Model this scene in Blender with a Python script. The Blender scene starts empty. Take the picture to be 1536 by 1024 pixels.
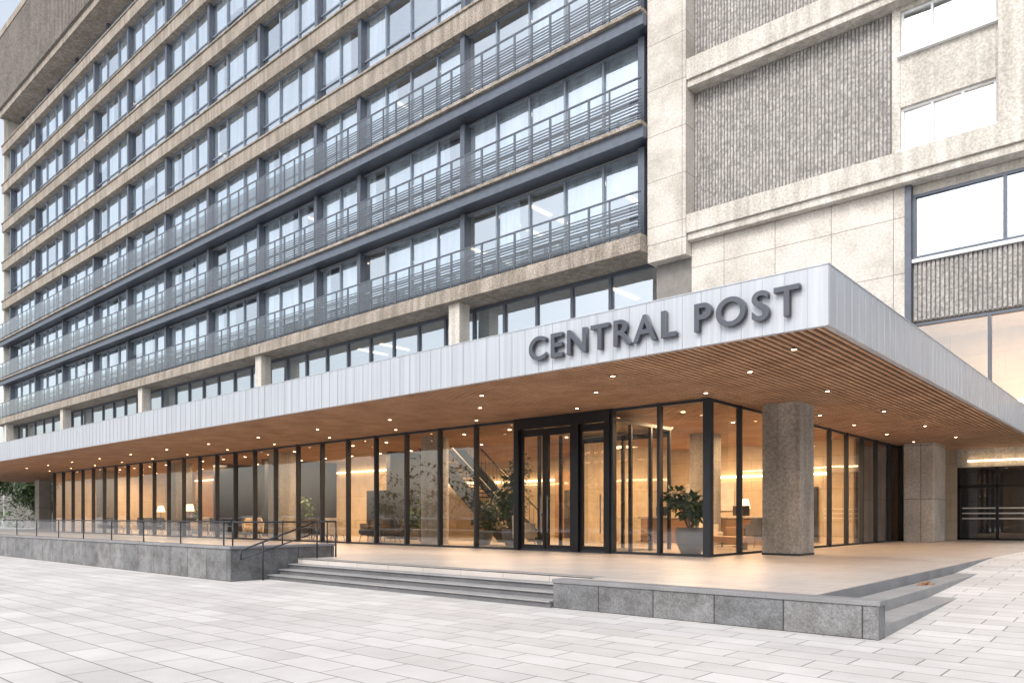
import bpy, math, random
from mathutils import Vector, Matrix
random.seed(7)
scene=bpy.context.scene
COL=scene.collection
# ------------------------------------------------------------ helpers
def empty(name):
    o=bpy.data.objects.new(name,None); COL.objects.link(o); return o
class MB:
    def __init__(s): s.v=[]; s.f=[]
    def box(s,x0,x1,y0,y1,z0,z1):
        b=len(s.v)
        s.v+=[(x0,y0,z0),(x1,y0,z0),(x1,y1,z0),(x0,y1,z0),(x0,y0,z1),(x1,y0,z1),(x1,y1,z1),(x0,y1,z1)]
        s.f+=[tuple(b+i for i in q) for q in ((0,3,2,1),(4,5,6,7),(0,1,5,4),(1,2,6,5),(2,3,7,6),(3,0,4,7))]
        return s
    def quad(s,*p):
        b=len(s.v); s.v+=list(p); s.f.append(tuple(range(b,b+len(p)))); return s
    def lathe(s,cx,cy,prof,n=24,cap=True):
        b=len(s.v)
        for r,z in prof:
            for i in range(n):
                a=2*math.pi*i/n; s.v.append((cx+r*math.cos(a),cy+r*math.sin(a),z))
        for j in range(len(prof)-1):
            for i in range(n):
                s.f.append((b+j*n+i,b+j*n+(i+1)%n,b+(j+1)*n+(i+1)%n,b+(j+1)*n+i))
        if cap:
            s.f.append(tuple(b+i for i in reversed(range(n))))
            s.f.append(tuple(b+(len(prof)-1)*n+i for i in range(n)))
        return s
    def tube(s,p0,p1,r0,r1=None,n=8):
        if r1 is None: r1=r0
        p0=Vector(p0);p1=Vector(p1); d=(p1-p0).normalized()
        a=d.orthogonal().normalized(); c=d.cross(a); b=len(s.v)
        for p,r in((p0,r0),(p1,r1)):
            for i in range(n):
                t=2*math.pi*i/n; s.v.append(tuple(p+a*(r*math.cos(t))+c*(r*math.sin(t))))
        for i in range(n): s.f.append((b+i,b+(i+1)%n,b+n+(i+1)%n,b+n+i))
        s.f.append(tuple(b+i for i in reversed(range(n)))); s.f.append(tuple(b+n+i for i in range(n)))
        return s
    def make(s,name,parent,mat,bevel=0,smooth=False,loc=None):
        m=bpy.data.meshes.new(name); m.from_pydata(s.v,[],s.f); m.update()
        o=bpy.data.objects.new(name,m); COL.objects.link(o)
        if parent: o.parent=parent
        if mat: m.materials.append(mat)
        if smooth:
            for p in m.polygons: p.use_smooth=True
        if bevel:
            b=o.modifiers.new('bevel','BEVEL'); b.width=bevel; b.segments=2; b.limit_method='ANGLE'
        return o
# ------------------------------------------------------------ materials
class N:
    def __init__(s,name):
        s.m=bpy.data.materials.new(name); s.m.use_nodes=True; s.t=s.m.node_tree; s.n=s.t.nodes; s.l=s.t.links
        s.bsdf=s.n['Principled BSDF']; s.out=s.n['Material Output']
    def add(s,t,**k):
        n=s.n.new(t)
        for a,b in k.items():
            if a in n.inputs: n.inputs[a].default_value=b
            else: setattr(n,a,b)
        return n
    def link(s,a,b): s.l.new(a,b)
    def pos(s): return s.add('ShaderNodeNewGeometry').outputs['Position']
def ramp(nd,fac,stops):
    r=nd.add('ShaderNodeValToRGB'); e=r.color_ramp.elements
    while len(e)<len(stops): e.new(.5)
    for i,(p,c) in enumerate(stops):
        e[i].position=p; e[i].color=(*c,1)
    nd.link(fac,r.inputs[0]); return r.outputs[0]
def mixc(nd,fac,a,b,mode='MIX'):
    m=nd.add('ShaderNodeMix'); m.data_type='RGBA'; m.blend_type=mode
    for v,i in((fac,0),(a,6),(b,7)):
        if hasattr(v,'is_linked'): nd.link(v,m.inputs[i])
        elif i==0: m.inputs[i].default_value=v
        else: m.inputs[i].default_value=(*v,1)
    return m.outputs[2]
def noisy(name,c0,c1,scale=2,fine=60,rough=.8,bump=.15,bdist=.01,metal=0,streak=0,speck=.25):
    nd=N(name); p=nd.pos()
    n1=nd.add('ShaderNodeTexNoise',Scale=scale,Detail=6.0,Roughness=.6); nd.link(p,n1.inputs['Vector'])
    n2=nd.add('ShaderNodeTexNoise',Scale=fine,Detail=3.0); nd.link(p,n2.inputs['Vector'])
    c=ramp(nd,n1.outputs[0],[(.3,c0),(.7,c1)])
    f=ramp(nd,n2.outputs[0],[(.35,(1-speck,)*3),(.65,(1,1,1))])
    c=mixc(nd,1.0,c,f,'MULTIPLY')
    if streak:
        mp=nd.add('ShaderNodeMapping'); mp.inputs['Scale'].default_value=(1.6,1.6,.08); nd.link(p,mp.inputs[0])
        n3=nd.add('ShaderNodeTexNoise',Scale=1.5,Detail=5.0); nd.link(mp.outputs[0],n3.inputs['Vector'])
        s=ramp(nd,n3.outputs[0],[(.4,(1-streak,1-streak,1-streak*1.1)),(.6,(1,1,1))])
        c=mixc(nd,1.0,c,s,'MULTIPLY')
    nd.link(c,nd.bsdf.inputs['Base Color'])
    nd.bsdf.inputs['Roughness'].default_value=rough; nd.bsdf.inputs['Metallic'].default_value=metal
    if bump:
        b=nd.add('ShaderNodeBump',Strength=bump,Distance=bdist); nd.link(n2.outputs[0],b.inputs['Height']); nd.link(b.outputs[0],nd.bsdf.inputs['Normal'])
    return nd.m
def tiled(name,c0,c1,joint,w,h,horizontal=True,off=.5,rough=.7,mortar=.006,bump=.3,fine=80,vary=.5,coarse=.5,rot=0):
    nd=N(name); p=nd.pos()
    if horizontal:
        mp=nd.add('ShaderNodeMapping'); mp.inputs['Rotation'].default_value=(0,0,rot); nd.link(p,mp.inputs[0]); vec=mp.outputs[0]
    else:
        sp=nd.add('ShaderNodeSeparateXYZ'); nd.link(p,sp.inputs[0])
        a=nd.add('ShaderNodeMath',operation='ADD'); nd.link(sp.outputs[0],a.inputs[0]); nd.link(sp.outputs[1],a.inputs[1])
        cb=nd.add('ShaderNodeCombineXYZ'); nd.link(a.outputs[0],cb.inputs[0]); nd.link(sp.outputs[2],cb.inputs[1]); vec=cb.outputs[0]
    br=nd.add('ShaderNodeTexBrick',Scale=1.0,offset=off); br.inputs['Brick Width'].default_value=w; br.inputs['Row Height'].default_value=h
    br.inputs['Mortar Size'].default_value=mortar; br.inputs['Mortar Smooth'].default_value=.2; br.inputs['Bias'].default_value=0
    br.inputs['Color1'].default_value=(*c0,1); br.inputs['Color2'].default_value=(*c1,1); br.inputs['Mortar'].default_value=(*joint,1)
    nd.link(vec,br.inputs['Vector'])
    n2=nd.add('ShaderNodeTexNoise',Scale=fine,Detail=3.0); nd.link(p,n2.inputs['Vector'])
    n1=nd.add('ShaderNodeTexNoise',Scale=coarse,Detail=7.0,Roughness=.65); nd.link(p,n1.inputs['Vector'])
    c=mixc(nd,1.0,br.outputs[0],ramp(nd,n2.outputs[0],[(.3,(1-.35*vary,)*3),(.7,(1,1,1))]),'MULTIPLY')
    c=mixc(nd,1.0,c,ramp(nd,n1.outputs[0],[(.35,(1-.35*vary,1-.36*vary,1-.38*vary)),(.6,(1,1,1))]),'MULTIPLY')
    nd.link(c,nd.bsdf.inputs['Base Color']); nd.bsdf.inputs['Roughness'].default_value=rough
    b=nd.add('ShaderNodeBump',Strength=bump,Distance=.01,invert=True); nd.link(br.outputs['Fac'],b.inputs['Height'])
    b2=nd.add('ShaderNodeBump',Strength=.12,Distance=.005); nd.link(n2.outputs[0],b2.inputs['Height']); nd.link(b.outputs[0],b2.inputs['Normal'])
    nd.link(b2.outputs[0],nd.bsdf.inputs['Normal'])
    return nd.m
def plain(name,c,rough=.5,metal=0,vary=.12,scale=3):
    nd=N(name); n1=nd.add('ShaderNodeTexNoise',Scale=scale,Detail=5.0); nd.link(nd.pos(),n1.inputs['Vector'])
    nd.link(ramp(nd,n1.outputs[0],[(.3,tuple(x*(1-vary) for x in c)),(.7,tuple(min(1,x*(1+vary)) for x in c))]),nd.bsdf.inputs['Base Color'])
    nd.bsdf.inputs['Roughness'].default_value=rough; nd.bsdf.inputs['Metallic'].default_value=metal
    return nd.m
def brushed(name,c,rough=.42,metal=.3):
    nd=N(name); p=nd.pos()
    mp=nd.add('ShaderNodeMapping'); mp.inputs['Scale'].default_value=(14,14,.25); nd.link(p,mp.inputs[0])
    n1=nd.add('ShaderNodeTexNoise',Scale=1.0,Detail=2.0); nd.link(mp.outputs[0],n1.inputs['Vector'])
    n2=nd.add('ShaderNodeTexNoise',Scale=.5,Detail=4.0); nd.link(p,n2.inputs['Vector'])
    a=ramp(nd,n1.outputs[0],[(.35,tuple(x*.90 for x in c)),(.65,tuple(x*1.05 for x in c))])
    b=ramp(nd,n2.outputs[0],[(.35,(.94,.94,.94)),(.65,(1,1,1))])
    nd.link(mixc(nd,1.0,a,b,'MULTIPLY'),nd.bsdf.inputs['Base Color'])
    nd.bsdf.inputs['Roughness'].default_value=rough; nd.bsdf.inputs['Metallic'].default_value=metal
    bp=nd.add('ShaderNodeBump',Strength=.12,Distance=.01); nd.link(n1.outputs[0],bp.inputs['Height']); nd.link(bp.outputs[0],nd.bsdf.inputs['Normal'])
    return nd.m
def emis(name,c,s):
    nd=N(name); nd.bsdf.inputs['Base Color'].default_value=(*c,1)
    nd.bsdf.inputs['Emission Color'].default_value=(*c,1); nd.bsdf.inputs['Emission Strength'].default_value=s
    return nd.m
def glass(name,tint,base,mult,gl=(1,1,1),wob=0):
    nd=N(name); nd.n.remove(nd.bsdf)
    t=nd.add('ShaderNodeBsdfTransparent'); t.inputs[0].default_value=(*tint,1)
    g=nd.add('ShaderNodeBsdfGlossy'); g.inputs['Color'].default_value=(*gl,1); g.inputs['Roughness'].default_value=0.01
    if wob:
        nn=nd.add('ShaderNodeTexNoise',Scale=.35,Detail=1.0); nd.link(nd.pos(),nn.inputs['Vector'])
        b=nd.add('ShaderNodeBump',Strength=wob,Distance=.05); nd.link(nn.outputs[0],b.inputs['Height']); nd.link(b.outputs[0],g.inputs['Normal'])
    lw=nd.add('ShaderNodeFresnel',IOR=1.5)
    m=nd.add('ShaderNodeMath',operation='MULTIPLY_ADD'); m.inputs[1].default_value=mult; m.inputs[2].default_value=base; m.use_clamp=True
    nd.link(lw.outputs[0],m.inputs[0])
    x=nd.add('ShaderNodeMixShader'); nd.link(m.outputs[0],x.inputs[0]); nd.link(t.outputs[0],x.inputs[1]); nd.link(g.outputs[0],x.inputs[2])
    nd.link(x.outputs[0],nd.out.inputs['Surface'])
    return nd.m
M={}
M['conc']=noisy('aggregate_concrete',(.32,.275,.235),(.47,.415,.36),scale=.6,fine=11,rough=.9,bump=.7,bdist=.04,streak=.3,speck=.5)
M['concl']=noisy('light_concrete',(.53,.495,.455),(.66,.625,.58),scale=.5,fine=11,rough=.85,bump=.4,bdist=.03,streak=.22,speck=.3)
M['slabw']=tiled('concrete_cladding',(.60,.56,.52),(.66,.62,.575),(.30,.27,.24),2.6,2.4,False,off=0,mortar=.02,fine=10,vary=.9)
M['colc']=noisy('column_concrete',(.34,.315,.285),(.50,.465,.425),scale=1.2,fine=16,rough=.85,bump=.35,bdist=.02,streak=.3,speck=.35)
M['rib']=noisy('ribbed_concrete',(.34,.325,.315),(.47,.45,.435),scale=1.0,fine=7,rough=.95,bump=.9,bdist=.06,speck=.5)
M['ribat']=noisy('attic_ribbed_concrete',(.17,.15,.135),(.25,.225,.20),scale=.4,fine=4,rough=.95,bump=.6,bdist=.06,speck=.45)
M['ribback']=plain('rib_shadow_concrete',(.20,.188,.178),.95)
M['frame']=plain('window_frame_steel',(.085,.10,.13),.45,.2)
M['framel']=plain('window_frame_light',(.20,.235,.29),.4,.3)
M['dark']=plain('dark_steel',(.04,.045,.055),.4,.5)
M['black']=plain('black_metal',(.018,.018,.02),.35,.4)
M['beam']=plain('painted_beam',(.09,.108,.14),.5,.1)
M['louv']=plain('painted_louvre',(.07,.085,.11),.5,.1)
M['white']=plain('interior_white',(.78,.77,.75),.8)
M['whitef']=plain('white_window_frame',(.72,.73,.75),.4)
M['fascia']=brushed('canopy_aluminium',(.44,.465,.505))
M['roof']=plain('canopy_roof_membrane',(.35,.35,.35),.9)
M['wood']=noisy('oak_slat',(.36,.20,.115),(.56,.34,.21),scale=1.3,fine=25,rough=.55,bump=.1,speck=.2)
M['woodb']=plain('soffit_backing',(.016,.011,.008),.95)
M['letter']=plain('sign_letter_metal',(.075,.082,.10),.35,.3)
M['granite']=tiled('granite_blocks',(.19,.195,.205),(.29,.29,.295),(.06,.06,.06),1.05,3.0,False,off=0,mortar=.012,vary=1.3,fine=40,coarse=2.6)
M['gstep']=noisy('granite_step',(.19,.19,.20),(.28,.28,.285),scale=1.5,fine=70,rough=.75,bump=.1)
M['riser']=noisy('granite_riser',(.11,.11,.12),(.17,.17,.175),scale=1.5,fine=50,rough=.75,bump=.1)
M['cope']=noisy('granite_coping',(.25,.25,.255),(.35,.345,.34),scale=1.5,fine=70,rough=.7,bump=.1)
M['terr']=tiled('terrace_stone',(.55,.50,.465),(.61,.56,.52),(.30,.27,.24),1.2,.6,True,off=.5,mortar=.008,rough=.38,vary=.5)
M['plaza']=tiled('plaza_paving',(.55,.53,.52),(.66,.64,.63),(.23,.215,.205),.9,.45,True,off=.37,mortar=.010,vary=.5,coarse=.5)
M['ground']=noisy('city_ground',(.40,.39,.38),(.5,.49,.48),scale=.1,fine=5)
M['lobfl']=tiled('lobby_floor',(.48,.42,.36),(.54,.48,.41),(.3,.26,.22),1.2,1.2,True,rough=.22,mortar=.006,vary=.2)
M['lobwall']=tiled('lobby_travertine',(.60,.48,.34),(.67,.55,.40),(.36,.27,.18),1.6,1.4,False,off=.5,mortar=.008,vary=.5,coarse=1)
M['lobwood']=noisy('lobby_wood',(.24,.125,.06),(.36,.21,.115),scale=2,fine=20,rough=.5)
M['glass']=glass('lobby_glass',(.93,.94,.93),.07,1.3)
M['wglass']=glass('warm_room_glass',(.93,.94,.93),.16,1.0)
M['uglass']=glass('office_glass',(.84,.91,.98),.40,1.2,(.90,.955,1.0),wob=.35)
M['rglass']=glass('railing_glass',(.88,.92,.93),.04,1.0)
M['curt']=noisy('curtain_fabric',(.80,.81,.82),(.88,.88,.88),scale=1,fine=6,rough=.95,bump=.3,bdist=.05,streak=.25,speck=.1)
M['warm']=emis('warm_lamp',(1,.70,.40),22)
M['warms']=emis('warm_strip',(1,.70,.40),7)
M['office']=emis('office_strip',(1,.82,.58),1.8)
M['leaf']=noisy('leaf_green',(.035,.075,.02),(.09,.15,.045),scale=4,fine=20,rough=.55,bump=0)
M['bark']=noisy('bark',(.10,.07,.05),(.17,.13,.09),scale=5,fine=30)
M['pot']=plain('planter_ceramic',(.13,.13,.135),.5)
M['cream']=plain('cream_upholstery',(.66,.56,.43),.9)
M['grey']=plain('grey_upholstery',(.09,.09,.10),.9)
M['bg1']=tiled('background_facade',(.14,.14,.15),(.26,.24,.22),(.42,.40,.37),3.2,3.4,False,off=0,mortar=.5,vary=.3)
M['poster']=plain('poster_paper',(.6,.58,.55),.6)
M['shade']=emis('lamp_shade',(1,.74,.45),2.5)
# ------------------------------------------------------------ camera
cam=bpy.data.cameras.new('Camera'); co=bpy.data.objects.new('Camera',cam); COL.objects.link(co)
co.location=(0,0,1.6); co.rotation_euler=(math.radians(90),0,math.radians(41.5))
cam.lens=1130/1536*36; cam.sensor_width=36; cam.shift_y=(775-512)/1536; cam.clip_end=4000
scene.camera=co
scene.view_settings.view_transform='Standard'; scene.view_settings.look='None'; scene.view_settings.exposure=0
# ------------------------------------------------------------ world
w=bpy.data.worlds.new('World'); scene.world=w; w.use_nodes=True
nt=w.node_tree; bg=nt.nodes['Background']; sky=nt.nodes.new('ShaderNodeTexSky'); sky.sky_type='NISHITA'; sky.sun_disc=False
sdir=Vector((.10,-.72,.69)).normalized()
sky.sun_elevation=math.asin(sdir.z); sky.sun_rotation=math.atan2(sdir.x,sdir.y); sky.dust_density=3; sky.air_density=1.2
hs=nt.nodes.new('ShaderNodeHueSaturation'); hs.inputs['Saturation'].default_value=.42; hs.inputs['Value'].default_value=1.95
nt.links.new(sky.outputs[0],hs.inputs['Color']); nt.links.new(hs.outputs[0],bg.inputs[0]); bg.inputs[1].default_value=.15
sl=bpy.data.lights.new('sun','SUN'); so=bpy.data.objects.new('sun',sl); COL.objects.link(so)
sl.energy=1.4; sl.angle=math.radians(18); sl.color=(1,.94,.86)
so.rotation_euler=sdir.to_track_quat('Z','Y').to_euler()
# ------------------------------------------------------------ ground
g=empty('ground'); MB().quad((-1500,-1500,-.05),(1500,-1500,-.05),(1500,1500,-.05),(-1500,1500,-.05)).make('ground_sheet',g,M['ground'])
pz=empty('plaza_paving')
def ph(x,y):
    a=min(1,max(0,(y-11)/12.5)); b=min(1,max(0,(x+4.1)/.3))
    return .485*a*b
mb=MB(); xs=[-120,-60,-30,-12,-5,-4.1,-3.95,-3.8,-3.4,-2.9,-1,2,6,15,40,80]; ys=[-60,-20,0,5,10,11]+[11+12.5*i/8 for i in range(1,9)]+[30,45,80]
for y in ys:
    for x in xs: mb.v.append((x,y,ph(x,y)))
nx=len(xs)
for j in range(len(ys)-1):
    for i in range(nx-1): mb.f.append((j*nx+i,j*nx+i+1,(j+1)*nx+i+1,(j+1)*nx+i))
mb.make('paving_sheet',pz,M['plaza'])
# ------------------------------------------------------------ terrace, steps, walls
t=empty('stone_terrace')
MB().box(-80,-3.8,11.25,46,-.04,.5).make('terrace_deck',t,M['terr'])
MB().box(-7.9,-3.8,10.76,11.25,-.03,.497).make('terrace_front',t,M['terr'])
MB().box(-80,-17.58,9.66,11.25,-.03,.496).make('terrace_ramp_floor',t,M['terr'])
MB().box(-3.83,-3.795,10.8,24,-.03,.503).make('terrace_edge',t,M['gstep'])
st=empty('stone_steps')
for i in range(4):
    y0=10.35+.3*i; z1=.125*(i+1)+(.002 if i==3 else 0)
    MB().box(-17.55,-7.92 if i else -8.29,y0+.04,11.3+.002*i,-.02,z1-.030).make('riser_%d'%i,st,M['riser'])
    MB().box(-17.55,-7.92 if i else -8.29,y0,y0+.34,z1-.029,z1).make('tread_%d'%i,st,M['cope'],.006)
ss=empty('stone_steps')
MB().box(-3.79,-3.36,10.78,20,-.03,.33).make('tread_upper',ss,M['cope'],.008)
MB().box(-3.355,-2.93,10.78,16,-.03,.165).make('tread_lower',ss,M['cope'],.008)
lw=empty('low_stone_wall')
MB().box(-8.28,-2.91,10.46,10.755,-.02,.44).make('wall_blocks',lw,M['granite'],.006)
MB().box(-8.30,-2.89,10.44,10.77,.442,.51).make('coping',lw,M['gstep'],.008)
rw=empty('retaining_wall')
MB().box(-80,-17.56,9.34,9.65,-.02,.80).make('wall_blocks',rw,M['granite'],.006)
MB().box(-17.95,-17.56,9.652,12.4,-.02,.80).make('wall_return',rw,M['granite'],.006)
MB().box(-80,-17.53,9.31,9.68,.802,.87).make('coping',rw,M['gstep'],.008)
MB().box(-17.98,-17.53,9.682,12.42,.803,.868).make('coping_return',rw,M['gstep'],.008)
# railing
gr=empty('glass_railing')
p=MB(); x=-18.2
while x>-79:
    p.box(x-.012,x+.012,9.485,9.515,.87,1.47); x-=2.4
p.box(-79,-17.8,9.48,9.52,1.47,1.505)
p.make('posts_and_rail',gr,M['dark'])
MB().quad((-79,9.5,.92),(-18.0,9.5,.92),(-18.0,9.5,1.44),(-79,9.5,1.44)).make('glass_panels',gr,M['rglass'])
hr=empty('stair_handrail')
p=MB()
for xx in(-17.35,):
    p.tube((xx,9.5,.78),(xx,11.7,1.48),.024); p.tube((xx,9.5,.55),(xx,11.7,1.2),.016)
    p.tube((xx,11.7,1.48),(xx,12.3,1.48),.024); p.tube((xx,12.3,1.48),(xx,12.3,.5),.024); p.tube((xx,11.7,1.48),(xx,11.7,.5),.022)
    p.tube((xx,10.1,.97),(xx,10.1,0),.022); p.tube((xx,9.5,.78),(xx,9.5,.55),.02)
p.tube((-17.75,9.5,1.47),(-17.75,12.3,1.47),.02)
for y in(9.5,10.9,12.3): p.tube((-17.75,y,.86),(-17.75,y,1.47),.018)
p.make('rails',hr,M['dark'],smooth=True)
# ------------------------------------------------------------ canopy
CX0,CX1,CY0,CY1=-82,-4.44,13.1,35.3
ZB,ZT=4.85,5.88
cn=empty('entrance_canopy')
MB().box(CX0,CX1,CY0,CY0+.12,ZB,ZT).make('fascia_front',cn,M['fascia'])
MB().box(CX1-.12,CX1,CY0+.121,42,ZB,ZT).make('fascia_side',cn,M['fascia'])
MB().box(CX0,CX1-.13,CY0+.13,CY1,ZT-.1,ZT-.03).make('roof',cn,M['roof'])
MB().box(CX0-.01,CX1+.012,CY0-.012,CY0+.16,ZT+.001,ZT+.02).make('edge_trim_front',cn,M['fascia'])
MB().box(CX1-.16,CX1+.012,CY0+.161,42,ZT+.001,ZT+.02).make('edge_trim_side',cn,M['fascia'])
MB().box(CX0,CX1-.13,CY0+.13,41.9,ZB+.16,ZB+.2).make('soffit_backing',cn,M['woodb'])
p=MB(); x=CX0
while x<CX1-.03: p.box(x,x+.012,CY0-.010,CY0-.001,ZB+.01,ZT-.01); x+=.4
y=CY0+.02
while y<41.9: p.box(CX1+.001,CX1+.010,y,y+.012,ZB+.01,ZT-.01); y+=.4
p.make('fascia_seams',cn,M['fascia'])
p=MB(); x=CX1-.2
while x>CX0:
    p.box(x-.066,x,CY0+.15,41.8,ZB+.012+random.uniform(0,.004),ZB+.058); x-=.158
p.make('timber_slats',cn,M['wood'])
# soffit downlights
p=MB(); pr=MB()
sp=[]
for y in(16.2,):
    x=-7.2
    while x>-60: sp.append((x,y)); x-=4.2
for y in(20,25,30,35): sp.append((-6.8,y))
sp2=[(x-2.1,18.2) for x,y in sp if y<17]+[(-8.6,y) for y in(24.6,28,32,36)]+[(-5.6,14.6),(-9.8,14.6),(-14,14.6)]
for x,y in sp+sp2:
    p.lathe(x,y,[(.05,ZB-.002),(.05,ZB+.004)],12); pr.lathe(x,y,[(.075,ZB-.0),(.075,ZB+.012)],16)
p.make('downlight_lamps',cn,M['warm']); pr.make('downlight_trims',cn,M['black'])
for i,(x,y) in enumerate(sp):
    if i<7 or i>12:
        l=bpy.data.lights.new('downlight_spot','SPOT'); l.energy=330; l.color=(1,.64,.35); l.spot_size=math.radians(100); l.spot_blend=.9; l.shadow_soft_size=.08
        o=bpy.data.objects.new('downlight_spot',l); COL.objects.link(o); o.location=(x,y,ZB-.03); o.parent=cn
# ------------------------------------------------------------ sign
sg=empty('central_post_sign')
fc=bpy.data.curves.new('letters','FONT'); fc.body='CENTRAL POST'; fc.size=.74; fc.extrude=.045; fc.offset=.010; fc.space_character=1.2; fc.space_word=.95; fc.bevel_depth=.004
to=bpy.data.objects.new('tmp',fc); COL.objects.link(to)
dg=bpy.context.evaluated_depsgraph_get(); dg.update()
me=bpy.data.meshes.new_from_object(to.evaluated_get(dg)); bpy.data.objects.remove(to)
xs_=[v.co.x for v in me.vertices]; ys_=[v.co.y for v in me.vertices]
W=max(xs_)-min(xs_); H=max(ys_)-min(ys_); sx=6.1/W; sy=.54/H
for v in me.vertices:
    a,b,c=v.co; v.co=(-10.98+(a-min(xs_))*sx, CY0-.075-c, 5.09+(b-min(ys_))*sy)
me.materials.append(M['letter']); lo=bpy.data.objects.new('letters',me); COL.objects.link(lo); lo.parent=sg
# ------------------------------------------------------------ lobby
GX=-9.66; GY=19.1; LX=-62.5; ZF=.5
lb=empty('glass_lobby')
fr=MB(); gl=MB()
def mull(x): fr.box(x-.045,x+.045,GY-.1,GY+.1,ZF,ZB+.02)
fr.box(GX-.13,GX+.07,GY-.12,GY+.12,ZF,ZB+.02)
xl=[-11.2,-12.8]+[-16.7-1.87*i for i in range(0,25)]
for x in xl: mull(x)
LXE=xl[-1]
fr.box(LXE,GX,GY-.06,GY+.06,ZF,ZF+.07); fr.box(LXE,GX,GY-.055,GY+.055,ZB-.07,ZB+.01)
xs2=[GX]+sorted(xl,reverse=True)
for a,b in zip(xs2[:-1],xs2[1:]):
    if a==-12.8: continue
    j=[random.uniform(-.012,.012) for _ in range(4)]
    gl.quad((b,GY+j[0],ZF+.03),(a,GY+j[1],ZF+.03),(a,GY+j[2],ZB),(b,GY+j[3],ZB))
sy_=[GY+1.9*i for i in range(0,11)]
for y in sy_[1:]: fr.box(GX-.08,GX+.08,y-.04,y+.04,ZF,ZB+.02)
fr.box(GX-.07,GX+.03,GY+.13,sy_[-1],ZF,ZF+.07); fr.box(GX-.07,GX+.03,GY+.13,sy_[-1],ZB-.07,ZB+.01)
for a,b in zip(sy_[:-1],sy_[1:]):
    j=[random.uniform(-.01,.01) for _ in range(4)]
    gl.quad((GX+j[0],a,ZF+.03),(GX+j[1],b,ZF+.03),(GX+j[2],b,ZB),(GX+j[3],a,ZB))
fr.make('mullions',lb,M['dark']); gl.make('glazing',lb,M['glass'])
MB().box(LXE,GX-.1,GY+.12,40,ZF+.002,ZF+.01).make('lobby_floor',lb,M['lobfl'])
MB().box(LXE,GX-.5,33,33.3,ZF,ZB+.1).make('back_wall',lb,M['lobwall'])
MB().box(-10.7,-10.5,33.31,38.2,ZF,ZB+.1).make('service_wall',lb,M['lobwood'])
MB().box(-11,-9.4,38.21,38.5,ZF,ZB+.1).make('service_end_wall',lb,M['lobwall'])
MB().box(LXE-.3,LXE,GY,40,ZF,ZB+.1).make('end_wall',lb,M['lobwall'])
MB().box(-19.0,-18.7,26,33,ZF,ZB+.1).make('core_wall',lb,M['lobwall'])
MB().box(-38,-30,27,27.3,ZF,ZB+.1).make('partition_wall',lb,M['lobwall'])
MB().box(-54,-46,26,26.3,ZF,ZB+.1).make('partition_wall_wood',lb,M['lobwood'])
MB().box(-24.6,-20.2,31.2,32.9,ZF+.011,4.0).make('lift_core',lb,M['lobwood'])
p=MB(); 
for x in(-23.9,-22.2): p.box(x,x+1.2,31.1,31.19,ZF+.02,3.0)
p.box(-34.9,-33.2,26.85,26.99,ZF+.02,3.1); p.box(-49.8,-47.9,25.86,25.99,ZF+.02,3.4)
p.box(-13.2,-11.6,32.85,32.98,ZF+.02,2.9); p.box(-29.6,-29.3,24,27.3,ZF+.02,ZB); p.box(-38.6,-38.3,22.4,27.3,ZF+.02,ZB); p.box(-44.2,-43.9,22.4,26.3,ZF+.02,ZB)
p.make('dark_panels',lb,M['dark'])
p=MB()
for i in range(5): p.box(-32.6,-30.3,26.6,26.98,.9+.75*i,.95+.75*i)
for i in range(4): p.box(-32.6+.75*i,-32.55+.75*i,26.61,26.98,.52,3.95)
for i in range(40):
    x=-32.5+random.random()*2.0; z=.95+.75*random.randrange(4); p.box(x,x+random.uniform(.05,.2),26.68,26.9,z+.003,z+random.uniform(.2,.45))
p.make('bookcase',lb,M['lobwood'])
MB().box(-17.9,-15.4,32.9,32.97,1.9,3.2).make('wall_art',lb,M['poster'])
p=MB()
p.box(-17.5,GX-1.5,32.8,32.95,3.4,3.5); p.box(LXE+2,-25,32.8,32.95,3.6,3.7); p.box(-37.8,-30.2,26.85,26.95,4.2,4.26); p.box(-53.8,-46.2,25.85,25.95,4.2,4.26)
p.make('cove_lights',lb,M['warms'])
for i,(x,y,sxx,e) in enumerate([(-13,23,3,700),(-14,29,4,900),(-23,23.5,5,650),(-24,29,5,600),(-34,23.0,7,950),(-42,28,5,560),(-47,22.5,7,900),(-57,24,6,750)]):
    l=bpy.data.lights.new('ceiling_panel_lamp','AREA'); l.shape='RECTANGLE'; l.size=sxx; l.size_y=1.2; l.energy=e; l.color=(1,.65,.36)
    o=bpy.data.objects.new('ceiling_panel_lamp',l); COL.objects.link(o); o.location=(x,y,ZB-.08); o.parent=lb
p=MB()
for y in(21,24.5):
    x=-11.5
    while x>-60: p.lathe(x,y,[(.06,ZB-.004),(.06,ZB+.003)],10); x-=2.4
p.make('lobby_downlights',lb,M['warm'])
# columns
for (x0,x1,y0,y1) in [(-9.12,-8.02,21.35,22.45)]:
    c=empty('concrete_column'); MB().box(x0,x1,y0,y1,ZF,ZB+.1).make('shaft',c,M['colc'],.012); MB().box(x0-.01,x1+.01,y0-.01,y1+.01,ZF,ZF+.06).make('base',c,M['dark'])
c=empty('concrete_column'); MB().box(-9.3,-8.1,37.2,39.5,ZF,ZB+.1).make('shaft',c,M['slabw'],.02)
for x in(-22.7,-34.05,-45.4,-56.8):
    c=empty('concrete_column')
    if x==-22.7: MB().lathe(x-.1,21.0,[(.56,ZF+.01),(.56,ZB+.1)],48).make('shaft',c,M['colc'],smooth=False)
    else: MB().box(x-.5,x+.5,20.4,21.4,ZF+.01,ZB+.1).make('shaft',c,M['colc'],.02)
for y in(27,):
    c=empty('concrete_column'); MB().box(-14.5,-13.6,y,y+.9,ZF+.01,ZB+.1).make('shaft',c,M['colc'],.02)
c=empty('concrete_column'); MB().box(-76,-74.9,22,23,ZF,ZB+.1).make('shaft',c,M['slabw'],.02)
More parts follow.
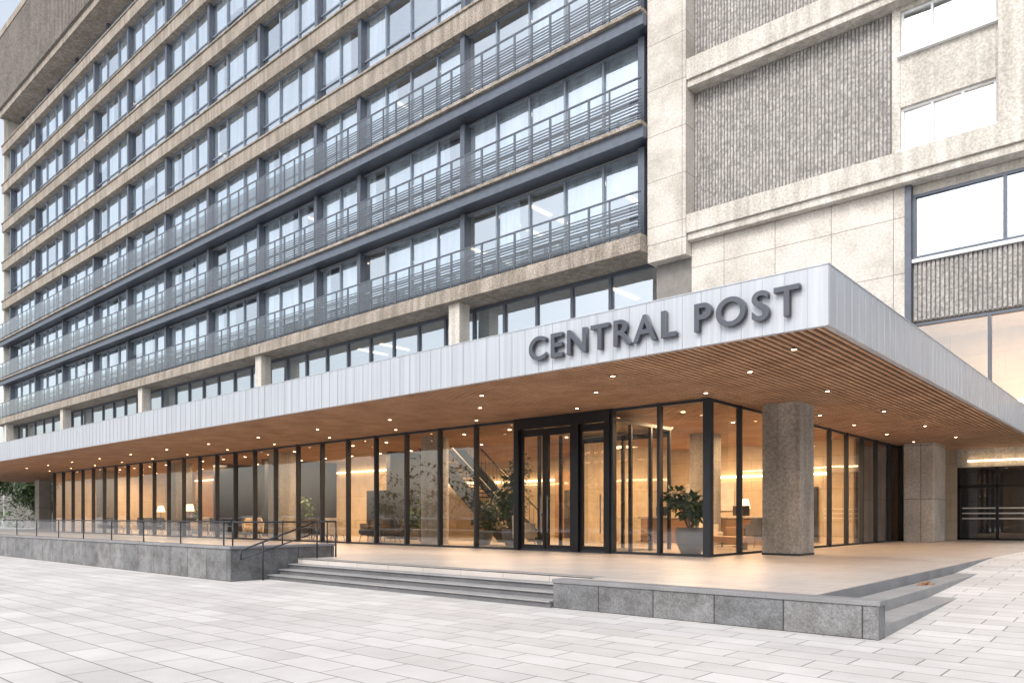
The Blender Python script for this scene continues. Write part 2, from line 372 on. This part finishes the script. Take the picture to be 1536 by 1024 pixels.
# entrance doors
d=empty('entrance_door')
p=MB()
for x0,x1 in((-16.66,-16.48),(-14.3,-14.02),(-13.02,-12.84)): p.box(x0,x1,GY-.16,GY+.16,ZF,4.55)
p.box(-16.66,-12.84,GY-.17,GY+.17,4.5,4.82)
for x0,x1 in((-16.47,-15.44),(-15.38,-14.32),(-14.01,-13.04)):
    p.box(x0,x0+.09,GY-.05,GY+.05,ZF+.02,4.48); p.box(x1-.09,x1,GY-.05,GY+.05,ZF+.02,4.48)
    p.box(x0+.09,x1-.09,GY-.045,GY+.045,ZF+.02,ZF+.2); p.box(x0+.09,x1-.09,GY-.045,GY+.045,4.25,4.48)
for x in(-16.6,-12.9):
    for y in(20.2,21.4,22.6): p.box(x-.05,x+.05,y-.05,y+.05,ZF,4.5)
p.box(-16.6,-12.9,22.55,22.65,4.3,4.5); p.box(-14.8,-14.7,22.55,22.65,ZF,4.3)
p.box(-16.65,-12.85,19.3,22.7,4.52,4.62)
p.make('frames',d,M['black'])
q=MB()
for x0,x1 in((-16.42,-15.52),(-15.3,-14.4),(-13.95,-13.08)): q.quad((x0,GY,ZF+.2),(x1,GY,ZF+.2),(x1,GY,4.3),(x0,GY,4.3))
q.quad((-16.6,GY+.2,ZF),(-16.6,22.6,ZF),(-16.6,22.6,4.4),(-16.6,GY+.2,4.4)); q.quad((-12.9,GY+.2,ZF),(-12.9,22.6,ZF),(-12.9,22.6,4.4),(-12.9,GY+.2,4.4))
q.quad((-16.6,22.6,ZF),(-12.9,22.6,ZF),(-12.9,22.6,4.4),(-16.6,22.6,4.4))
q.make('door_glass',d,M['glass'])
p=MB()
for x in(-15.55,-15.27,-13.2): p.tube((x,GY-.12,1.1),(x,GY-.12,2.3),.02); p.tube((x,GY-.12,1.2),(x,GY-.03,1.2),.012); p.tube((x,GY-.12,2.2),(x,GY-.03,2.2),.012)
p.make('pull_handles',d,M['framel'],smooth=True)
MB().box(-16.4,-13.1,19.35,22.4,.512,.52).make('entrance_mat',d,M['black'])
# interior staircase
s=empty('lobby_staircase')
p=MB()
for yy in(24,26):
    for a in(yy,yy+.1): p.quad((-22.0,a,.5),(-20.9,a,.5),(-26.3,a,5.0),(-27.4,a,5.0))
    p.quad((-22.0,yy,.5),(-22.0,yy+.1,.5),(-27.4,yy+.1,5),(-27.4,yy,5)); p.quad((-20.9,yy,.5),(-20.9,yy+.1,.5),(-26.3,yy+.1,5),(-26.3,yy,5))
    p.tube((-21.2,yy,1.7),(-26.0,yy,5.7),.035)
    for i in range(20):
        x=-21.2-i*.25; z=.7+i*.208; p.tube((x,yy,z),(x,yy,z+1.0),.012)
for i in range(22):
    x=-21.6-i*.245; z=.7+i*.2; p.box(x-.15,x+.15,24.1,26,z-.02,z+.03)
p.make('flight',s,M['black'])
# reception desk
r=empty('reception_desk'); MB().box(-17.5,-11.5,28.2,29.0,.51,1.55).make('counter_body',r,M['lobwood'],.02); MB().box(-17.6,-11.4,28.1,29.1,1.552,1.62).make('counter_top',r,M['concl'],.01)
MB().box(-16.9,-16.2,28.5,28.55,1.65,2.05).make('monitor',r,M['black'],.01); MB().box(-13.4,-12.7,28.5,28.55,1.65,2.05).make('monitor_b',r,M['black'],.01)
b=empty('lobby_bench'); MB().box(-12.6,-10.6,23.5,24.2,.75,.95).make('seat',b,M['lobwood'],.02); MB().box(-12.4,-12.3,23.6,24.1,.51,.75).make('leg_1',b,M['black']); MB().box(-10.9,-10.8,23.6,24.1,.51,.75).make('leg_2',b,M['black'])
def armchair(x,y,rot,mat,sc=1):
    e=empty('armchair'); e.location=(x,y,.51); e.rotation_euler=(0,0,rot); e.scale=(sc,)*3
    MB().box(-.33,.33,-.3,.3,.30,.46).make('seat',e,mat,.05)
    bk=MB(); n=14
    for i in range(n+1):
        a=math.radians(-20+220*i/n); 
        zt=.88 if 30<math.degrees(a)<150 else .68
        for rr,z in((.36,.25),(.40,zt),(.46,zt),(.43,.25)): bk.v.append((rr*math.cos(a),rr*math.sin(a)*.95-.02,z))
    for i in range(n):
        for k in range(4): bk.f.append((i*4+k,(i+1)*4+k,(i+1)*4+(k+1)%4,i*4+(k+1)%4))
    bk.f.append((0,1,2,3)); bk.f.append(tuple(n*4+k for k in(3,2,1,0)))
    bk.make('backrest',e,mat,.01)
    l=MB()
    for a,b_ in((-.26,-.24),(.26,-.24),(-.26,.26),(.26,.26)): l.tube((a*.9,b_*.9,.3),(a*1.15,b_*1.15,0),.018,.012)
    l.make('legs',e,M['black'])
def table(x,y,r=.45,h=.72):
    e=empty('lobby_table'); m=MB(); m.lathe(x,y,[(r,.51+h-.03),(r,.51+h)],24).make('top',e,M['lobwood']); MB().lathe(x,y,[(.22,.51),(.22,.53),(.03,.55),(.03,.51+h-.03)],14).make('pedestal',e,M['black'])
armchair(-17.25,20.3,2.4,M['cream'],1.3)
for (x,y,r_,m) in [(-24.8,20.3,1.2,'grey'),(-26.4,20.5,-1.2,'grey'),(-27.6,22.2,2.5,'grey'),(-30,20.6,.4,'grey'),(-32,21,3.6,'grey'),(-28.6,20.2,3.6,'cream'),(-36,20.4,1,'cream'),(-37.6,20.6,-1,'grey'),(-40,20.6,2.5,'grey'),(-42.2,20.6,.5,'cream'),(-43.4,20.4,.5,'grey'),(-48,20.6,1,'grey'),(-50,20.8,4,'grey'),(-53,20.6,2,'cream'),(-55,20.6,2,'grey'),(-12.8,25.6,2,'cream'),(-11.4,26.4,4,'grey')]:
    armchair(x,y,r_,M[m],1.2)
for x,y in[(-25.6,20.3),(-31,20.6),(-36.8,20.4),(-41.1,20.5),(-49,20.5),(-12.1,26.2)]: table(x,y)
for x,y in[(-43.5,20.6),(-51.5,22.4),(-13.5,29.8)]:
    e=empty('floor_lamp'); MB().lathe(x,y,[(.16,.51),(.16,.54),(.015,.55),(.015,2.1)],14).make('stand',e,M['black'])
    MB().lathe(x,y,[(.26,1.95),(.17,2.35)],18,False).make('shade',e,M['shade'])
# plants
def leaves(n,c,rad,size,mb,droop=.3,rng=random):
    for i in range(n):
        while True:
            d=Vector([rng.uniform(-1,1) for _ in range(3)])
            if d.length<=1: break
        pos=Vector(c)+Vector((d.x*rad[0],d.y*rad[1],d.z*rad[2]))
        dirv=(Vector((d.x,d.y,d.z*.4-droop))+Vector([rng.uniform(-.6,.6) for _ in range(3)])).normalized()
        sd=dirv.cross(Vector((rng.uniform(-.3,.3),rng.uniform(-.3,.3),1))).normalized()
        s_=size*rng.uniform(.6,1.3); up=sd.cross(dirv)*s_*.08
        mb.quad(tuple(pos),tuple(pos+dirv*s_*.45+sd*s_*.28+up),tuple(pos+dirv*s_),tuple(pos+dirv*s_*.45-sd*s_*.28+up))
def potplant(x,y,h,potr,poth,crown,n,size,clumps=9):
    e=empty('potted_plant'); z0=.51
    MB().lathe(x,y,[(potr*.62,z0),(potr*.95,z0+poth*.45),(potr,z0+poth*.8),(potr*.93,z0+poth),(potr*.85,z0+poth),(potr*.85,z0+poth*.9)],28).make('planter',e,M['pot'],smooth=True)
    st_=MB(); lv=MB()
    for i in range(clumps):
        a=random.uniform(0,6.28); rr=random.uniform(.1,1)*crown; zz=z0+poth+random.uniform(.15,1)*(h-poth)
        c=(x+rr*math.cos(a),y+rr*math.sin(a),zz); st_.tube((x+.05*math.cos(a),y+.05*math.sin(a),z0+poth*.85),c,.018,.007,6)
        leaves(n//clumps,c,(crown*.45,crown*.45,(h-poth)*.22),size,lv)
    st_.make('stems',e,M['bark']); lv.make('foliage',e,M['leaf'])
potplant(-10.75,20.1,1.75,.46,.78,.62,620,.27,12)
potplant(-18.9,21.4,3.0,.42,.65,.75,1400,.2,22)
potplant(-20.6,21.6,1.7,.36,.55,.5,500,.2)
potplant(-25.2,22.6,2.0,.34,.55,.5,420,.22)
potplant(-27.5,24.0,1.7,.34,.55,.5,420,.22)
potplant(-35.2,22.9,2.0,.34,.55,.5,420,.22)
potplant(-47.5,22.9,2.0,.34,.55,.5,420,.22)
# ------------------------------------------------------------ OFFICE BUILDING
ob=empty('central_post_office_building')
YF=35.5; S=1.5435; F=5.94; ZB0=16.26
Bx=[x*S for x in(-14.05,-22.9,-30.1,-33.8,-39.5,-45.5,-51.5,-57.8,-64.3,-71.2,-78.3,-85.7,-87.6)]
NP=[5,4,2,3,3,3,3,3,3,3,3,1]
XE=-135.3; XP=-21.05
zb=[ZB0+F*i for i in range(9)]
panes=[]
for k in range(len(NP)):
    a,b=Bx[k],Bx[k+1]
    for j in range(NP[k]): panes.append((a+(b-a)*(j+1)/NP[k],a+(b-a)*j/NP[k],k))
conc=MB();frm=MB();frl=MB();gls=MB();cur=MB();inter=MB();strip=MB();beam=MB();slab=MB()
def pane(x0,x1,z0,z1,y=YF,jit=.022):
    j=[random.uniform(-jit,jit) for _ in range(3)]
    gls.quad((x0,y+j[0],z0),(x1,y+j[1],z0),(x1,y+j[1]+j[2],z1),(x0,y+j[0]+j[2],z1))
def curtain(x0,x1,z0,z1,y):
    n=10; b=len(cur.v)
    for i in range(n+1):
        x=x0+(x1-x0)*i/n; yy=y+(.06 if i%2 else 0)
        cur.v+=[(x,yy,z0),(x,yy,z1)]
    for i in range(n): cur.f.append((b+2*i,b+2*i+2,b+2*i+3,b+2*i+1))
for r_ in range(0,8):
    z0=zb[r_]; z1=zb[r_+1]
    bal=r_<3
    lo_=z0+(.22 if bal else .62); hi=z1-(.7 if r_<2 else .78)
    if r_==7: hi=z1-1.2
    yg=YF if r_<7 else YF+1.5
    for x in Bx: 
        frm.box(x-.2,x+.2,yg-(.5 if bal else .42),yg+.1,lo_,hi)
    for x0,x1,k in panes:
        frl.box(x0-.06,x0+.06,yg-.14,yg+.02,lo_,hi)
        pane(x0,x1,lo_,hi,yg)
        tz=lo_+(hi-lo_)*(.30 if not bal else .40)
        frl.box(x0+.06,x1-.06,yg-.1,yg+.02,tz-.05,tz+.05)
        q=random.random()
        if q<(.7 if k<2 else .88):
            full=random.random()<.75
            zc=lo_ if full else hi-(hi-lo_)*random.uniform(.3,.7)
            if random.random()<.78: curtain(x0+.05,x1-.05,zc,hi+.1,yg+.12)
            else: curtain(x0+.05,x0+(x1-x0)*random.uniform(.3,.7),lo_,hi+.1,yg+.12)
    frl.box(XE,XP,yg-.12,yg+.03,hi-.1,hi); frl.box(XE,XP,yg-.12,yg+.03,lo_,lo_+.12)
    inter.box(XE,XP,yg+.22,YF+9,z1-.55,z1+.15)
    inter.box(XE,XP,YF+9,YF+9.3,z0+.16,z1-.56)
    for x in Bx[::2]: inter.box(x-.1,x+.1,yg+.6,YF+9,z0+.16,z1-.56)
    for x0,x1,k in panes:
        if k<3 and r_<4 and random.random()<.45 or random.random()<.05:
            xc=(x0+x1)/2
            for yy in(YF+1.5,YF+4.5): strip.box(xc-.12,xc+.12,yy,yy+2.2,z1-.64,z1-.57)
    if bal:
        slab.box(XE-1.0,XP-.02,33.98,YF+.1,z0+.0,z0+.2)
        if r_>0: beam.box(XE-.9,XP-.02,34.2,34.5,z0-.62,z0-.003); frm.box(XE,XP-.02,34.51,YF+.1,z0-.5,z0-.01)
    else:
        conc.box(XE,XP-.02,34.72,YF+.11,z0-.77,z0+.45); conc.box(XE-.1,XP-.02,34.6,YF+.1,z0+.452,z0+.61)
inter.box(XE,XP,YF+.9,YF+9,zb[0]-.75,zb[0]+.15)
conc.box(XE-1,XP-.02,33.9,YF+.9,zb[0]-.72,zb[0]-.003)
ym=YF+.7
for x0,x1,k in panes:
    frm.box(x0-.09,x0+.09,ym-.15,ym+.05,5.9,zb[0]-.73); pane(x0,x1,5.9,zb[0]-.8,ym)
    frm.box(x0+.09,x1-.09,ym-.12,ym+.04,12.9,13.05)
    if k<3 and random.random()<.5: strip.box((x0+x1)/2-.1,(x0+x1)/2+.1,ym+2,ym+5,zb[0]-.86,zb[0]-.78)
frm.box(XE,XP,ym-.14,ym+.05,zb[0]-.95,zb[0]-.73)
inter.box(XE,XP,YF+9,YF+9.3,5.9,zb[0]-.76); inter.box(XE,XP,ym+.3,YF+9,9.6,9.9)
cm=MB()
for x in(-35.4,-59.7,-84,-108,-132): cm.box(x-.5,x+.5,34.3,35.25,5.9,zb[0]-.73)
cm.make('pilotis',ob,M['concl'],.02)
conc.box(XE,XP,34.4,YF+3,zb[8]-1.2,zb[8]-.3)
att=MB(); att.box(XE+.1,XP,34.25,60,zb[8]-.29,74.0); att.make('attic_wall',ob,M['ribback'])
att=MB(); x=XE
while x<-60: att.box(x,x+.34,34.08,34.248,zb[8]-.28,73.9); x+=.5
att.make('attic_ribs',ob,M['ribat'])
conc.box(XE-.3,XP,34.0,60.3,74.0,75.0)
conc.make('concrete_bands',ob,M['conc'],.02); slab.make('balcony_slabs',ob,M['conc'],.01)
beam.make('balcony_beams',ob,M['beam']); frm.make('bay_piers',ob,M['frame']); frl.make('window_frames',ob,M['framel'])
gls.make('office_glazing',ob,M['uglass']); cur.make('curtains',ob,M['curt']); inter.make('interior_slabs',ob,M['white']); strip.make('office_lights',ob,M['office'])
MB().box(XE+.2,XP,YF+9.4,60,5.9,zb[8]-1.3).make('core_mass',ob,M['conc'])
MB().box(XE-.02,XE+.5,34.9,60,0,zb[8]-1.25).make('gable_wall',ob,M['concl'])
# balcony railings
rl=MB(); sl_=MB(); rg=MB()
YR=34.02
for r_ in range(3):
    z=zb[r_]+.2
    rl.box(XE-1,XP-.05,YR-.05,YR+.05,z+2.18,z+2.26); rl.box(XE-1,XP-.05,YR-.03,YR+.03,z+1.62,z+1.67); rl.box(XE-1,XP-.05,YR-.03,YR+.03,z+.08,z+.14)
    for x0,x1,k in panes:
        for x in(x0,(x0+x1)/2):
            w_=.05 if x==x0 else .025
            rl.box(x-w_,x+w_,YR-.06,YR+.06,z,z+2.2)
        rg.quad((x0+.05,YR-.07,z+.15),(x1-.05,YR-.07,z+.15),(x1-.05,YR-.07,z+2.15),(x0+.05,YR-.07,z+2.15))
    for j in range(8): sl_.box(XE-1,XP-.05,YR+.01,YR+.05,z+.22+.175*j,z+.295+.175*j)
    rl.box(XE-1.05,XE-.98,YR,YF,z+2.18,z+2.27)
    for y in(YR,YF-.7): rl.box(XE-1.05,XE-.98,y,y+.08,z,z+2.2)
rl.make('balcony_rails',ob,M['frame']); sl_.make('balcony_louvres',ob,M['louv']); rg.make('balcony_glass',ob,M['rglass'])
# ---- right block
XR=14
cl=MB(); rb=MB(); rbk=MB(); sw=MB(); wf=MB(); df=MB()
sw.box(-21.05,-18.8,34.6,36.4,15.9,76); sw.box(-21.05,-18.8,34.62,36.4,15.0,15.895)
for z0,z1 in((15.7,17.0),(23.5,24.9),(31.4,32.7)):
    cl.box(-18.79,XR,34.62,36.6,z0+.35,z1); cl.box(-18.79,XR,34.75,36.6,z0,z0+.345)
for z0,z1 in((17.0,23.5),(24.9,31.4)):
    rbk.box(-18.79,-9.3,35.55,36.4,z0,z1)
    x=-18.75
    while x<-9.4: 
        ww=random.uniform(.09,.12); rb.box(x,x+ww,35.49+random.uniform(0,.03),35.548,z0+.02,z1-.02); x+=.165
def wall_win(x0,x1,z0,z1,y,holes,mb_,th=.5):
    xs=sorted(set([x0,x1]+[h for q in holes for h in q[:2]])); zs=sorted(set([z0,z1]+[h for q in holes for h in q[2:4]]))
    for a,b in zip(xs[:-1],xs[1:]):
        run=None
        for c,d_ in zip(zs[:-1],zs[1:]):
            if any(q[0]<=a and b<=q[1] and q[2]<=c and d_<=q[3] for q in holes): 
                if run: mb_.box(a,b,y,y+th,*run); run=None
            else: run=(run[0],d_) if run else (c,d_)
        if run: mb_.box(a,b,y,y+th,*run)
h1=(-8.95,-5.45,17.25,19.15); h2=(-8.95,-5.45,21.4,23.3)
wall_win(-9.29,-5.3,17.0,23.5,35.3,[h1,h2],cl)
h3=(-8.95,-5.45,25.3,27.2)
wall_win(-9.29,-5.3,24.9,31.4,35.3,[h3],cl)
cl.box(-5.295,-3.6,34.7,36.4,17.0,23.5); cl.box(-5.295,-3.6,34.7,36.4,24.9,31.4)
cl.box(-3.595,XR,35.3,36.4,17.0,23.5); cl.box(-3.595,XR,35.3,36.4,24.9,76)
cl.box(-18.79,-3.6,35.3,36.4,32.7,76)
gls2=MB(); gls3=MB()
def win(h,n,y,fm,t=.09,gm=None):
    gm=gm or gls2
    x0,x1,z0,z1=h
    fm.box(x0,x1,y-.1,y+.04,z0,z0+t); fm.box(x0,x1,y-.1,y+.04,z1-t,z1)
    for i in range(n+1):
        x=x0+(x1-x0-t)*i/n; fm.box(x,x+t,y-.098,y+.038,z0+t,z1-t)
        if i<n:
            j=random.uniform(-.02,.02); gm.quad((x+t,y+j,z0+t),(x+(x1-x0)/n,y-j,z0+t),(x+(x1-x0)/n,y-j,z1-t),(x+t,y+j,z1-t))
for h in(h1,h2,h3): win(h,3,35.55,wf,.09,gls2); wf.box(h[0]-.1,h[1]+.1,35.1,35.35,h[2]-.12,h[2]-.002)
sw.box(-18.79,-8.75,35.2,36.4,5.9,15.69)
rbk.box(-20.9,-18.8,35.3,36.3,5.9,14.99)
df.box(-8.745,-8.5,35.15,36.0,5.9,15.69)
h4=(-8.5,8,12.55,15.3); win(h4,5,35.5,df,.12)
wf.box(-8.5,8,35.3,35.45,12.4,12.54)
cl.box(-8.5,8,35.45,36.0,15.305,15.69)
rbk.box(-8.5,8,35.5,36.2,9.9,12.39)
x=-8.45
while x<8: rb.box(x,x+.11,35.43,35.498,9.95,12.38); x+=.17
h5=(-8.5,8,5.9,9.85); win(h5,6,35.6,df,.12,gls3)
cl.box(8.005,XR,35.3,36.4,.4,15.69)
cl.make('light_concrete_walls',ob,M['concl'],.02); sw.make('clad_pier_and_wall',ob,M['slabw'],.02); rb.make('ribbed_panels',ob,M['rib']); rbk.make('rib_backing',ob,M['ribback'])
wf.make('white_window_frames',ob,M['whitef']); df.make('dark_window_frames',ob,M['frame']); gls2.make('block_glazing',ob,M['uglass']); gls3.make('mezzanine_glazing',ob,M['wglass'])
it=MB(); it.box(-18.7,XR,44,44.3,5.9,31); 
for z in(5.95,10.9,16.3,20.2,24.2): it.box(-18.7,XR,36.65,44,z,z+.3)
it.make('block_interior',ob,M['lobwall'])
p=MB()
for z in(10.88,20.18,24.18):
    for x in(-8,-5,-2,1): p.box(x,x+.2,38.5,40.0,z-.06,z-.005)
for x in(-8.2,-6,-4,-2,0,2): p.box(x,x+1.2,43.8,43.9,7.2,7.3)
p.make('block_lights',ob,M['warms'])
for x,z,e_ in((-6,10.7,380),(-1,10.7,380),(-7,20.0,260)):
    l=bpy.data.lights.new('mezzanine_lamp','AREA'); l.size=3; l.energy=e_; l.color=(1,.72,.45)
    o=bpy.data.objects.new('mezzanine_lamp',l); COL.objects.link(o); o.location=(x,39.5,z); o.parent=ob
# passage back wall + door
pa=empty('passage_entrance')
MB().box(-8.1,XR,41.95,42.3,4.0,5.7).make('lintel',pa,M['concl']); MB().box(CX1+.01,XR,35.6,42.3,5.72,5.88).make('passage_ceiling',pa,M['white'])
p=MB()
for i in range(9):
    x=-8.1+i*1.6; p.box(x,x+.12,42.0,42.15,ZF-.02,4.0)
p.box(-8.1,4.8,42.0,42.16,3.0,3.15); p.box(-8.1,4.8,42.0,42.16,.45,.6)
p.make('door_frames',pa,M['black'])
MB().quad((-8.1,42.08,.5),(4.8,42.08,.5),(4.8,42.08,4),(-8.1,42.08,4)).make('door_glass',pa,M['glass'])
MB().box(-14,8,46,46.2,.4,4).make('inner_wall',pa,M['grey'])
MB().box(-14,8,42.4,46,3.95,4.1).make('inner_ceiling',pa,M['grey'])
p=MB()
for z in(1.5,1.75,2.0): p.box(-7.9,-4.9,42.05,42.055,z,z+.06)
p.make('door_manifestation',pa,M['poster'])
MB().box(-7.6,4,41.7,41.78,4.25,4.32).make('cove_light',pa,M['warms'])
MB().box(-9.3,-8.1,42.0,42.3,.4,5.7).make('side_wall',pa,M['lobwall'])
e=empty('timber_offcut'); mb=MB(); z=.331; mb.box(-3.68,-3.42,15.75,15.85,z,z+.03); mb.box(-3.6,-3.52,15.6,15.95,z+.031,z+.055); mb.box(-3.66,-3.5,15.5,15.56,z,z+.02); mb.make('planks',e,M['lobwood'],.004)
# ------------------------------------------------------------ street lamps & trees
for x,y in((-90,17),(-96,30)):
    e=empty('street_lamp'); m=MB(); m.lathe(x,y,[(.12,0),(.10,.6),(.06,.65),(.04,6)],12); m.tube((x,y,5.95),(x+.9,y,6.15),.03); m.make('pole',e,M['framel']); MB().box(x+.7,x+1.3,y-.12,y+.12,6.1,6.2).make('lantern',e,M['framel'],.02)
def tree(x,y,h,cr,name='tree',n=3000):
    e=empty(name); b=MB(); b.tube((x,y,0),(x+.1,y,h*.45),.03*h*.5,.018*h*.5,10); lv=MB()
    for i in range(18):
        a=random.uniform(0,6.28); el=random.uniform(.1,1); c=(x+cr*el*math.cos(a)*.8,y+cr*el*math.sin(a)*.8,h*(.4+.55*random.random()*(1.15-el*.5)))
        b.tube((x+.1,y,h*random.uniform(.3,.45)),c,.05,.015,6); leaves(n//18,c,(cr*.36,cr*.36,h*.11),.36,lv)
    b.make('trunk',e,M['bark']); lv.make('foliage',e,M['leaf'])
tree(-84,19,7,3.2); tree(-92,22,8,3.5); tree(-100,25,9,4); tree(-88,14,6,3); tree(-108,20,9,4); tree(-86,25,6,2.6)
e=empty('background_building'); MB().box(-90,-20,-75,-55,0,15).make('mass',e,M['bg1'])
e=empty('background_building'); MB().box(-10,60,-85,-60,0,20).make('mass',e,M['bg1'])
e=empty('background_building'); MB().box(70,90,-40,60,0,14).make('mass',e,M['bg1'])
e=empty('background_trees'); lv=MB()
for i in range(70):
    a=random.uniform(-155,-112); c=(a,random.uniform(5,40),random.uniform(1,7)); leaves(50,c,(2.5,2.5,1.8),.7,lv)
for i in range(160):
    c=(random.uniform(-110,60),random.uniform(-50,-42),random.uniform(2,9)); leaves(25,c,(2.5,2.5,1.8),1.0,lv)
for i in range(50):
    c=(random.uniform(50,58),random.uniform(-40,60),random.uniform(2,8)); leaves(25,c,(2.5,2.5,1.8),1.0,lv)
lv.make('foliage',e,M['leaf'])
